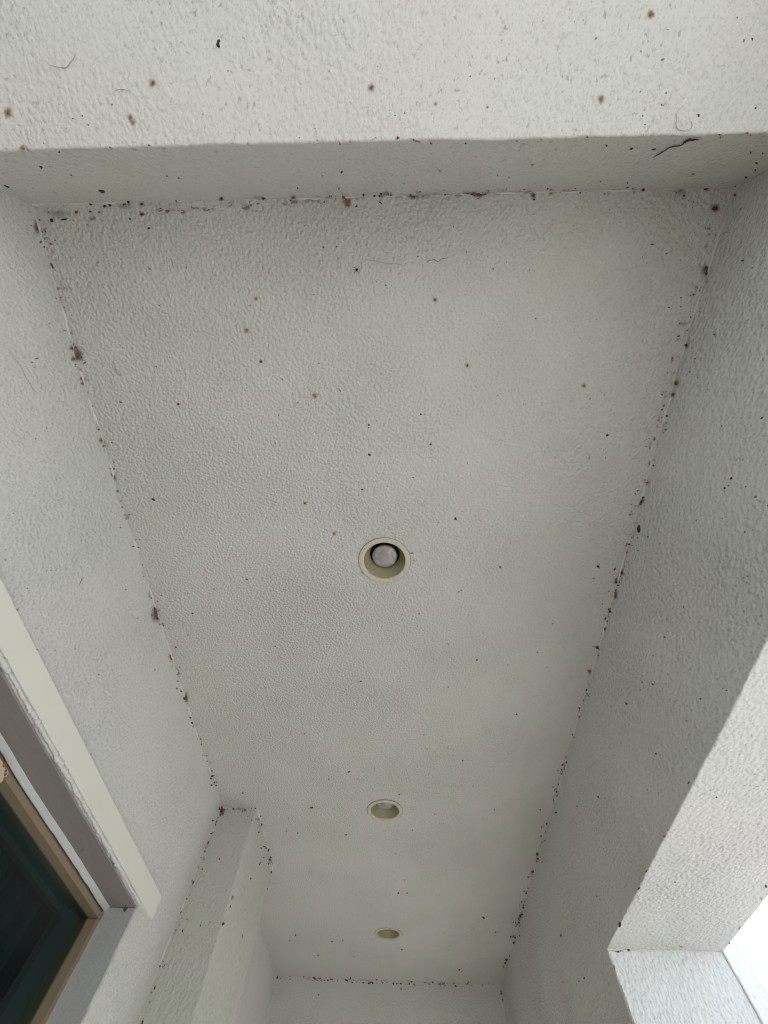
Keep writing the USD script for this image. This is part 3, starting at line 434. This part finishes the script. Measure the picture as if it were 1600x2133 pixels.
# raised specks, droppings and crumbs: x, y, width, height, tint, turn
SP = '''318 176 6 8 b;18 238 7 10 b;272 247 5 8 t;49 311 6 6 t;772 184 6 9 r;1358 28 6 9 o;1253 204 6 9 t;906 218 5 5 g
1133 41 3 4 k;1393 60 3 4 k;821 242 4 4 k;841 237 3 4 k;1341 238 3 4 k;1381 216 4 5 k;1385 217 3 4 k;1391 191 4 4 k;1346 256 4 4 k;656 270 6 3 k;624 288 4 3 k;660 294 4 3 k;684 150 3 4 k;785 140 3 3 k;182 263 5 6 k;170 245 4 4 k;150 250 5 4 k;137 271 4 4 k;90 302 4 3 k;207 304 3 3 k;1577 220 5 7 k;1553 80 5 9 g;1570 78 4 8 k;1243 78 5 9 g;1461 236 7 9 b;1016 222 5 8 g;1030 163 2 4 k;1383 122 10 6 g;978 158 3 3 k;1537 35 4 6 g;1336 188 3 4 k;476 148 3 5 k;232 220 4 6 g;51 20 4 6 g;424 238 3 5 k;580 30 3 5 g;1200 44 3 3 k;1218 42 3 3 k;1320 187 4 4 g;1337 105 4 6 g
8 388 14 4 k .4;85 349 8 4 k .5;148 365 5 3 k;212 398 15 6 k .3;347 368 6 3 k;372 371 7 3 k .3;383 358 4 3 k;711 358 6 4 k -.6;706 392 4 6 k;827 288 6 6 k;866 294 16 4 k;968 299 6 4 k -.6;1264 301 8 5 k;1109 342 10 6 g;1061 370 4 3 k;850 365 3 3 k;1252 378 4 3 k;1308 380 3 4 k;915 355 9 3 g;1037 365 4 3 k;842 382 2 4 k;1366 307 12 3 k -.2;1318 307 10 4 k -.3;1568 314 5 4 k;1592 317 4 4 k;1572 355 7 3 k;1552 370 6 4 k;1445 361 9 4 g -.3;1575 340 6 3 k;671 366 3 4 k;620 392 5 4 k
189 426 7 5 k .4;218 430 9 7 k -.5;159 442 9 9 k;188 441 8 5 k;229 428 10 6 k;102 459 7 8 k .5;130 457 20 4 k -.2;295 425 7 7 r;258 426 9 5 b;266 420 6 4 k;366 418 5 4 k;461 414 6 6 r;548 414 6 5 r;611 411 5 5 o;716 410 10 8 o;722 418 7 14 o;726 427 8 6 o;742 429 6 5 b;757 406 5 5 r;780 408 6 5 r;790 408 5 5 k;793 422 9 4 k .6;855 405 6 4 r;881 408 4 4 t;928 405 5 3 r;984 405 6 6 b;997 406 10 8 r;1010 405 6 6 b;997 414 6 3 k;1112 408 6 6 b;1113 417 5 4 k;1148 403 6 5 o;1209 402 5 5 k;1339 395 8 6 r -.4;1402 395 9 5 b -.3;1408 402 4 4 k;1424 409 6 7 b;1420 416 4 4 k;1433 419 4 4 b;1470 393 12 6 r -.4;1486 435 12 10 r -.8;1443 422 3 3 k;1541 437 4 6 g;1528 390 5 4 b;1528 408 4 7 b;1475 468 4 3 k;1268 438 3 3 k;1113 448 4 4 g;945 472 3 3 k;991 435 3 3 k;675 420 5 4 b;535 440 3 4 k
70 462 4 6 k;76 459 4 5 k;72 473 6 8 b;58 471 4 3 k;95 443 4 4 k;78 504 5 6 b;86 514 4 5 b;104 554 5 16 b -.5;181 468 4 5 k .5;270 456 6 4 k .5;309 475 8 5 k .5;109 501 5 3 k;203 547 8 3 g;153 460 3 3 k;55 442 4 3 g
1470 558 8 10 r -.4;1470 571 7 7 r;1457 605 7 3 k -.6;1440 660 5 4 k;1439 648 3 4 k;1430 717 8 9 r;1415 700 8 4 r -.4;1411 798 7 8 b;1380 822 5 4 r;1403 822 5 6 r;1380 853 4 4 k;1390 866 5 5 b;1383 901 5 5 k;1388 895 6 3 k -.5;1389 881 3 5 b;1362 970 3 5 k;1363 958 5 4 g;1547 544 7 3 k -.3;1568 558 5 3 k -.5;1490 697 8 3 k .9;1450 746 4 3 k;1455 786 4 4 k;1438 774 6 3 k -.6;1588 871 8 4 k -.7;1522 995 6 5 k -.6;1445 725 3 3 k;1443 711 3 3 k;1458 648 3 3 k;1526 634 4 4 g;1476 811 3 3 g;1522 731 3 4 g;1388 528 7 4 k -.6;1416 542 4 3 k;1394 640 5 5 k;1418 620 4 3 k;1358 510 12 3 k;1543 565 3 2 k;1550 582 3 3 k;1502 887 3 3 k;1593 968 4 3 k;1340 990 4 4 g
1347 1005 6 5 o;1341 1036 6 5 r;1338 1044 4 4 r;1335 1051 4 3 r;1324 1028 4 3 k;1350 1118 6 5 k .4;1317 1119 3 4 k;1375 1131 4 2 k;1325 1089 8 2 k;1296 1193 5 6 r;1293 1201 3 3 r;1289 1207 4 4 r;1284 1214 4 5 r;1290 1214 4 4 r;1287 1220 4 4 r;1296 1206 3 3 r;1281 1236 8 7 o;1281 1244 6 9 o;1282 1230 5 4 k;1268 1232 4 3 k;1254 1259 4 3 k;1270 1275 4 5 k;1261 1289 7 8 r .9;1264 1294 5 5 r;1260 1311 4 7 k;1253 1321 6 4 b;1245 1349 11 7 k .5;1240 1347 8 2 k;1228 1397 9 4 o;1227 1426 4 4 k;1222 1437 4 4 k;1225 1447 3 12 k -.6;1215 1458 4 3 k;1206 1492 7 7 o;1304 1466 8 4 k .5;1385 1326 4 4 k;1207 1474 5 3 k .4;1281 1186 3 8 k .6;1246 1180 6 10 k -.5;1237 1206 9 2 k .4;1521 996 5 5 k;1515 1011 5 4 k;1507 1016 4 6 k;1551 1013 4 4 k;1570 1035 6 7 g;1579 1044 6 4 k;1597 1053 5 6 k;1550 1107 4 4 k;1558 1201 5 3 k;1550 1204 6 2 k;1360 1424 7 3 k .6;1338 1421 3 6 k;1495 1415 4 3 k;1513 1438 4 4 k;1505 1435 5 2 k;1424 1265 2 8 k -.3;1449 1084 3 5 k;1464 1150 3 3 k;1502 1079 3 3 k;1391 1403 3 3 k;1457 1455 4 5 k;1362 1365 3 3 k;1329 1146 3 3 k;1430 1500 6 6 g
1169 1612 4 4 k;1162 1634 4 4 k;1158 1649 4 5 k;1152 1667 4 6 k;1139 1716 5 6 k;1137 1733 4 4 k;1127 1742 8 6 k;1127 1762 4 5 b;1120 1779 6 6 k;1121 1789 4 4 k;1110 1816 6 5 k;1101 1827 6 3 k;1107 1826 3 3 k;1101 1850 4 5 k;1097 1861 4 4 k;1091 1891 4 5 k;1088 1905 4 4 k;1085 1909 4 4 k;1081 1921 5 4 k;1071 1964 4 6 b;1069 1921 4 3 k;1055 1999 7 6 b;1053 2006 5 6 b;1050 2014 4 5 b;1062 1990 3 4 k;1158 1693 5 4 k;1125 1687 4 3 k;1247 1661 3 6 k;1202 1681 3 4 k;1169 1948 3 8 k;1366 1570 4 5 k;1429 1559 4 3 k;1434 1630 4 8 k .6;1384 1742 6 8 k .5;1347 1815 3 5 k .5;1330 1851 3 6 k .5;1291 1925 5 10 k .6;1244 1866 4 4 g;1349 1646 3 4 k;1318 1660 3 3 k;1380 1660 3 5 g;1218 2037 3 4 k;1207 2045 3 3 k
1492 1659 5 4 k;1406 1837 4 4 k;1274 1977 6 5 k;1281 1978 6 5 r;1288 1981 6 6 r;1294 1979 5 4 r;1310 1977 8 4 b;1420 1973 10 2 g;1542 1934 3 6 b -.5;1520 1965 5 4 b;1595 1845 5 6 b;1588 1872 4 5 g;1281 2015 3 12 g -.2
577 2036 4 8 k .2;583 2038 5 6 k;605 2040 4 4 k;622 2041 5 4 k;643 2040 3 5 g;656 2040 4 6 k .3;669 2043 7 3 k;676 2043 5 3 k;683 2043 4 4 k;696 2044 3 5 g;703 2044 3 5 g;734 2045 6 5 k;743 2045 4 3 k;756 2047 4 3 k;768 2048 5 4 k;776 2048 4 3 k;785 2047 4 3 k;797 2047 4 4 k;820 2048 4 5 k;827 2048 5 4 k;835 2049 6 4 k;845 2049 4 3 k;853 2049 5 4 k;864 2051 3 6 k;895 2050 5 3 b;905 2050 4 3 b;916 2049 7 4 k;923 2049 4 3 k;945 2047 5 3 g;949 2052 4 7 k;971 2050 3 5 g;982 2052 3 8 g;1005 2052 3 4 k;1023 2054 4 7 k;1044 2068 4 10 k -.2;1047 2082 3 8 k -.2;664 2073 4 4 k;836 2060 5 6 g;738 1992 4 3 k;714 1958 4 3 k;837 1979 3 3 k;957 2019 6 3 k -.4;1007 1911 5 4 k .5;663 1990 3 3 k;616 1948 3 3 k;603 1959 5 3 k;829 1860 4 3 k;848 1860 3 3 k;692 1961 3 3 b;1032 1942 3 3 k
164 745 4 4 k;179 757 9 3 k;252 838 8 3 k;318 1041 10 6 k .5;151 726 6 5 o;155 749 8 4 o .3;171 789 5 4 o;173 799 5 4 o;194 847 4 4 k;206 895 5 4 b;212 917 6 5 b;218 928 5 4 r;235 988 5 4 o;240 995 5 4 o;247 1023 5 4 o;252 1044 5 3 b;256 1057 5 3 k;264 1082 5 4 b;280 1139 5 4 k;290 1141 4 4 k;301 1201 4 4 k;299 1177 4 3 g;70 755 5 3 k;80 747 9 2 k;74 765 3 4 k;56 742 3 3 k;125 1042 4 3 k;100 892 3 3 k;78 915 3 3 k;12 1165 6 4 g;58 1225 4 4 k;253 1100 3 3 k;102 675 4 3 k;148 657 4 3 k;135 690 8 3 g .3;30 1070 3 4 k;109 1187 4 3 g;13 1145 3 3 k;160 760 5 3 k;326 765 4 3 k;332 637 3 3 k;246 1035 2 2 k;202 1108 3 3 k;53 780 4 8 g -.6
325 1267 6 5 r;330 1288 5 4 k;318 1281 4 3 k;334 1301 4 4 b;342 1303 4 5 b;402 1278 4 4 k;392 1323 4 3 k;367 1348 4 4 k;355 1365 4 5 o;358 1373 4 5 o;371 1419 4 4 k;369 1434 3 4 b;378 1440 5 6 b;385 1455 5 6 b;388 1462 4 5 b;391 1480 4 4 k;397 1495 4 5 k;401 1506 5 6 b;402 1514 4 4 k;411 1532 4 4 b;418 1550 5 4 b;429 1585 4 4 k;440 1617 5 4 k;439 1636 5 4 k;30 1263 5 4 k;34 1271 5 6 k;63 1337 8 5 k .6;207 1404 4 3 k;288 1288 3 4 k;158 1351 3 3 k;75 1308 3 3 k;115 1355 4 4 g;324 1394 4 5 g;392 1235 3 3 k;446 1227 3 3 k;330 1252 3 3 k;265 1228 3 3 k;76 1353 4 4 k;165 1508 3 4 g;190 1570 6 2 k;338 1240 3 3 k
460 1683 5 7 o;459 1690 5 7 r;462 1696 5 5 o;457 1698 4 5 r;452 1703 4 5 k;449 1711 4 7 k .4;441 1709 4 5 k;446 1718 4 6 k .4;484 1684 5 6 k;497 1684 3 6 g;510 1688 3 6 k;524 1685 4 5 k;532 1684 5 4 k;501 1676 3 3 g;516 1700 3 3 g;432 1755 4 10 k .4;425 1773 6 5 k -.5;402 1837 4 9 k .4;389 1872 4 5 k;377 1900 4 6 b;400 1834 3 6 g;457 1788 3 3 k;545 1718 3 4 k;559 1771 4 9 k .2;563 1786 4 4 k;566 1800 3 6 k;565 1817 3 6 b;558 1852 3 4 k;549 1786 4 3 b;524 1708 3 3 k;649 1682 9 3 k -.1;601 1704 4 3 k;596 1731 4 3 k;506 1653 4 3 k;620 1735 3 3 k;685 1623 3 3 k;543 1700 3 3 k;541 1799 1 9 k;522 1831 3 5 k;579 1802 3 3 k;438 1920 3 3 k;418 1928 3 5 k;381 1940 3 8 k .3;367 1938 3 4 k;480 1888 3 8 k .4;465 1925 4 8 k .4;484 1870 5 10 g .3;505 1950 3 10 g;322 2060 4 9 k .2;333 2014 3 6 k .3;297 2130 5 10 k .3
450 501 3 3 k;446 507 4 3 k;544 755 8 7 r .6;372 843 7 7 r;620 840 5 3 k -.5;708 815 3 6 k;664 758 4 3 k;768 884 6 6 r;768 890 4 4 r;769 946 6 5 r;674 515 4 4 k;700 513 3 5 k;667 543 3 3 k;772 580 3 3 k;784 586 3 3 k;803 593 4 3 k;312 560 6 4 k .3;388 558 4 4 k;438 582 4 3 k;333 636 3 3 k;520 636 4 3 k;653 614 5 2 k;690 701 3 2 k;777 720 3 3 k;727 831 2 2 k;785 876 3 3 k;588 791 3 3 k;581 866 3 3 k;514 809 3 4 g;575 925 4 5 g;656 826 7 6 t;514 689 6 6 t;533 622 5 5 t
906 625 6 6 o;974 761 6 6 b;1218 804 6 5 b;1230 831 5 3 k -.5;876 862 5 5 k;884 863 5 2 g;896 925 5 4 r;1266 907 7 6 k;1117 663 4 4 k;973 526 4 3 k;1028 561 4 3 k;871 534 6 3 k;972 964 3 4 k;940 895 3 3 k;1103 563 3 6 k;1056 547 2 4 k;1243 667 4 2 k -.6;1039 681 5 3 k;1036 675 2 3 k;860 994 3 3 k;1037 823 4 3 k;1091 841 3 3 k;1260 823 2 5 g;1250 571 3 3 k;1258 938 4 3 k;1262 955 3 4 k;1228 955 4 8 g;1418 639 4 3 k;1338 536 3 3 k;1347 548 4 3 k
755 1019 5 4 r;636 1049 5 5 b;738 1078 3 3 k;697 1111 4 6 t;714 1137 4 3 k;913 1088 4 4 k;948 1080 6 6 r;951 1083 3 3 r;962 1066 3 3 k;1041 1181 5 5 k;873 1278 5 4 k;933 1341 5 4 k;993 1375 5 4 k;752 1420 5 4 k;934 1431 5 3 k;1007 1318 3 3 k;1042 1348 3 3 k;1077 1488 4 4 k;795 1211 5 3 k;858 1152 7 3 k -.2;1059 1386 3 3 k;866 1307 2 2 b;957 1232 3 4 k;962 1229 3 3 k;862 1168 3 3 k;870 1176 3 3 k;930 1185 3 2 k;990 1148 2 2 k;741 1100 3 2 k;751 1102 3 2 k;991 1075 3 2 k;1140 1392 3 2 k;951 1118 3 3 k;969 1119 3 3 k
514 1207 6 4 b;402 1278 5 4 k;573 1346 4 4 k;727 1608 7 3 k;746 1623 3 3 k;634 1529 3 3 k;965 1584 4 3 k;1029 1687 3 3 k;985 1637 3 2 k;446 1228 3 3 g;555 1433 4 4 g;808 1512 3 2 r;883 1530 3 2 r;890 1560 3 2 k;833 1655 4 2 k;700 1590 2 2 k;860 1728 4 3 k;722 1739 5 4 k;824 1779 3 2 k;842 1833 3 2 k;906 1695 3 2 k;780 1601 3 2 k;895 1610 3 2 k;1120 1360 3 3 k;1150 1300 3 3 k;628 1300 3 3 k'''
for item in SP.replace('\n', ';').split(';'):
    t = item.split(); x, y, w, h = map(float, t[:4])
    q = rng.uniform(0.75, 1.12) if max(w, h) < 9 else 0.95
    c = t[4] if (t[4] != 'k' or rng.random() < 0.55) else rng.choice(['b', 'b', 'r', 'g'])
    mark(x, y, w * q, h * q, c, float(t[5]) if len(t) > 5 else rng.uniform(-0.6, 0.6))

# dust and cobweb grime lying along the inner corners, heaviest near the entrance and on the right
def grime(p0, p1, n, lo, hi, tones, spread):
    p0, p1 = np.array(p0, float), np.array(p1, float); d = p1 - p0; a_ = math.atan2(d[1], d[0]); nv = np.array([-d[1], d[0]]) / np.hypot(*d)
    for _ in range(n):
        c = p0 + d * nrg.rand() + nv * nrg.normal(0, spread)
        mark(c[0], c[1], nrg.uniform(lo, hi) * 1.35, nrg.uniform(lo, hi) * 0.9, nrg.choice(tones), a_ + nrg.normal(0, 0.25), name='grime_stain', raised=False)
        for _k in range(nrg.randint(0, 3)):
            mark(c[0] + nrg.normal(0, 5), c[1] + nrg.normal(0, 2.5), nrg.uniform(1.5, 4.8), nrg.uniform(1.5, 3.8), nrg.choice(['b', 'r', 'o', 'b', 'r', 'k']), a_, name='grime_crumb')
grime((90, 462), (800, 406), 44, 6, 15, ['f', 'b2', 'f', 'b2', 'g'], 3.5)
grime((800, 406), (1480, 396), 46, 6, 15, ['f', 'f', 'b2', 'b2'], 3.5)
grime((1478, 470), (1290, 1200), 46, 6, 14, ['f', 'f', 'b2'], 3.5)
grime((1290, 1200), (1045, 2040), 44, 5, 11, ['b2', 'f'], 2)
grime((82, 470), (300, 1190), 34, 6, 14, ['f', 'b2', 'f'], 3.5)
grime((300, 1190), (450, 1650), 24, 5, 11, ['f', 'b2'], 2.5)
grime((575, 2037), (1043, 2050), 30, 4, 9, ['g', 'b2'], 1.5)
grime((459, 1684), (536, 1687), 7, 4, 9, ['b2', 'f'], 1.5)
grime((537, 1690), (567, 1810), 8, 4, 9, ['f', 'b2'], 1.5)
grime((458, 1690), (300, 2120), 14, 4, 9, ['g', 'b2'], 2)
grime((0, 318), (1600, 274), 24, 4, 10, ['g', 'b2'], 3)
# ------------------------------------------------------------------ things stuck to the plaster
coc = thing('cocoon', 'dark brown kidney shaped insect case stuck under the beam at the top', 'insect case')
for dx, dy, w, h in ((-0.5, -5, 9, 11), (-2, 2, 8, 12), (0.5, 7, 9, 9)):
    mark(455 + dx, 87 + dy, w, h, 'k', name='segment', parent=coc)
pup = thing('cocoon', 'black elongated insect case on the right beam beside the ceiling corner', 'insect case')
for dx, dy, w, h in ((0, -4, 7, 9), (0, 1, 8, 9), (-0.5, 5, 7, 7)):
    mark(1331 + dx, 1101 + dy, w, h, 'k', name='segment', parent=pup)
sp_ = thing('dead_insect', 'tiny black spindly insect on the ceiling below the top beam', 'insect')
mark(743, 562, 6, 8, 'k', 0.4, 'body', sp_)
for q in ((-8, -6), (-10, 2), (-5, 8), (7, -8), (8, 3), (5, 9)):
    strand([(743, 562), (743 + q[0] * 0.5, 562 + q[1] * 0.5 - 1), (743 + q[0], 562 + q[1])], 0.0006, M_marks['k'], sp_, 'leg')
fl_ = thing('dead_insect', 'black winged insect on the right ceiling edge, lower than the insect case', 'insect')
mark(1246, 1350, 8, 6, 'k', 0.5, 'body', fl_)
for q in ((-12, -4), (3, -9), (10, 4)):
    strand([(1245, 1349), (1245 + q[0] * 0.5, 1349 + q[1] * 0.5), (1245 + q[0], 1349 + q[1])], 0.0008, M_marks['k'], fl_, 'leg')
tw = thing('twig', 'thin dark curved twig stuck on the top beam face near its right end', 'twig')
strand([(1366, 322), (1383, 310), (1400, 302), (1420, 296), (1440, 286), (1463, 282)], 0.0016, M_marks['b'], tw, 'stem', 0.002)
strand([(1430, 290), (1445, 283), (1462, 283)], 0.0022, M_marks['k'], tw, 'stem', 0.002)
M_web = plain('web_grey', (0.27, 0.26, 0.245), 0.9, 0.25, 300)
for label, cat, pix, r, m in [
    ('grey curled root hair on the top beam underside near the left corner', 'fibre', [(100, 134), (108, 142), (120, 145), (134, 145), (146, 137), (153, 128), (158, 118)], 0.0011, M_web),
    ('short grey fibre under the top beam below the left rust stain', 'fibre', [(238, 193), (255, 190), (274, 194)], 0.0009, M_web),
    ('thin looped fibre under the top beam above the twig', 'fibre', [(1428, 216), (1411, 238), (1411, 255), (1420, 268), (1435, 270), (1447, 258), (1443, 250)], 0.0010, M_web),
    ('arched dark fibre on the ceiling right of the spindly insect', 'fibre', [(887, 549), (895, 543), (905, 541), (913, 545), (922, 539), (930, 539), (936, 532)], 0.0010, M_marks['b']),
    ('grey fibre on the ceiling just right of the spindly insect', 'fibre', [(760, 541), (785, 544), (803, 547), (822, 548), (845, 553)], 0.0008, M_web),
    ('V shaped cobweb strand on the ceiling under the right half of the top beam', 'cobweb', [(1150, 468), (1140, 482), (1125, 499), (1116, 488), (1112, 478)], 0.0008, M_web),
    ('bent grey fibre on the ceiling near the left corner', 'fibre', [(355, 537), (360, 548), (362, 560)], 0.0009, M_marks['b']),
    ('short slanting fibre on the ceiling beside the left wall', 'fibre', [(240, 763), (244, 775), (252, 786)], 0.0010, M_marks['b']),
    ('black headed fibre on the left wall above the window strip', 'fibre', [(174, 1201), (171, 1209), (167, 1218)], 0.0013, M_marks['k']),
    ('long fine cobweb strand on the left wall by the picture edge', 'cobweb', [(16, 723), (28, 740), (48, 768), (58, 790), (66, 803), (75, 815), (88, 821)], 0.0009, M_web),
    ('fine fibre on the right beam near the ceiling corner of the top beam', 'fibre', [(1495, 500), (1501, 490), (1510, 486), (1518, 485)], 0.0009, M_marks['b']),
    ('black splinter hanging on the window head above the beige frame', 'splinter', [(164, 1775), (168, 1771), (173, 1767)], 0.0013, M_marks['k']),
    ('thin scratch like fibre on the pilaster side of the far ceiling', 'fibre', [(562, 1838), (573, 1839), (584, 1841)], 0.0009, M_marks['b'])]:
    t = thing('fibre' if cat != 'cobweb' else 'cobweb_strand', label, cat)
    strand(pix, r, m, t, 'strand')
# small clots of dirt on the jamb
jam = thing('dirt_clot', 'small brown dirt clot in the upper corner of the window jamb', 'dirt')
s0 = trimesh.creation.icosphere(2); s0.vertices *= (0.008, 0.005, 0.010); s0.vertices += 0.003 * (nrg.rand(len(s0.vertices), 3) - 0.5)
obj('lump', (s0.vertices + np.array([-1.073, WY1 - 0.003, 0.678 + Z0]), s0.faces), M_marks['b'], jam, smooth=True)
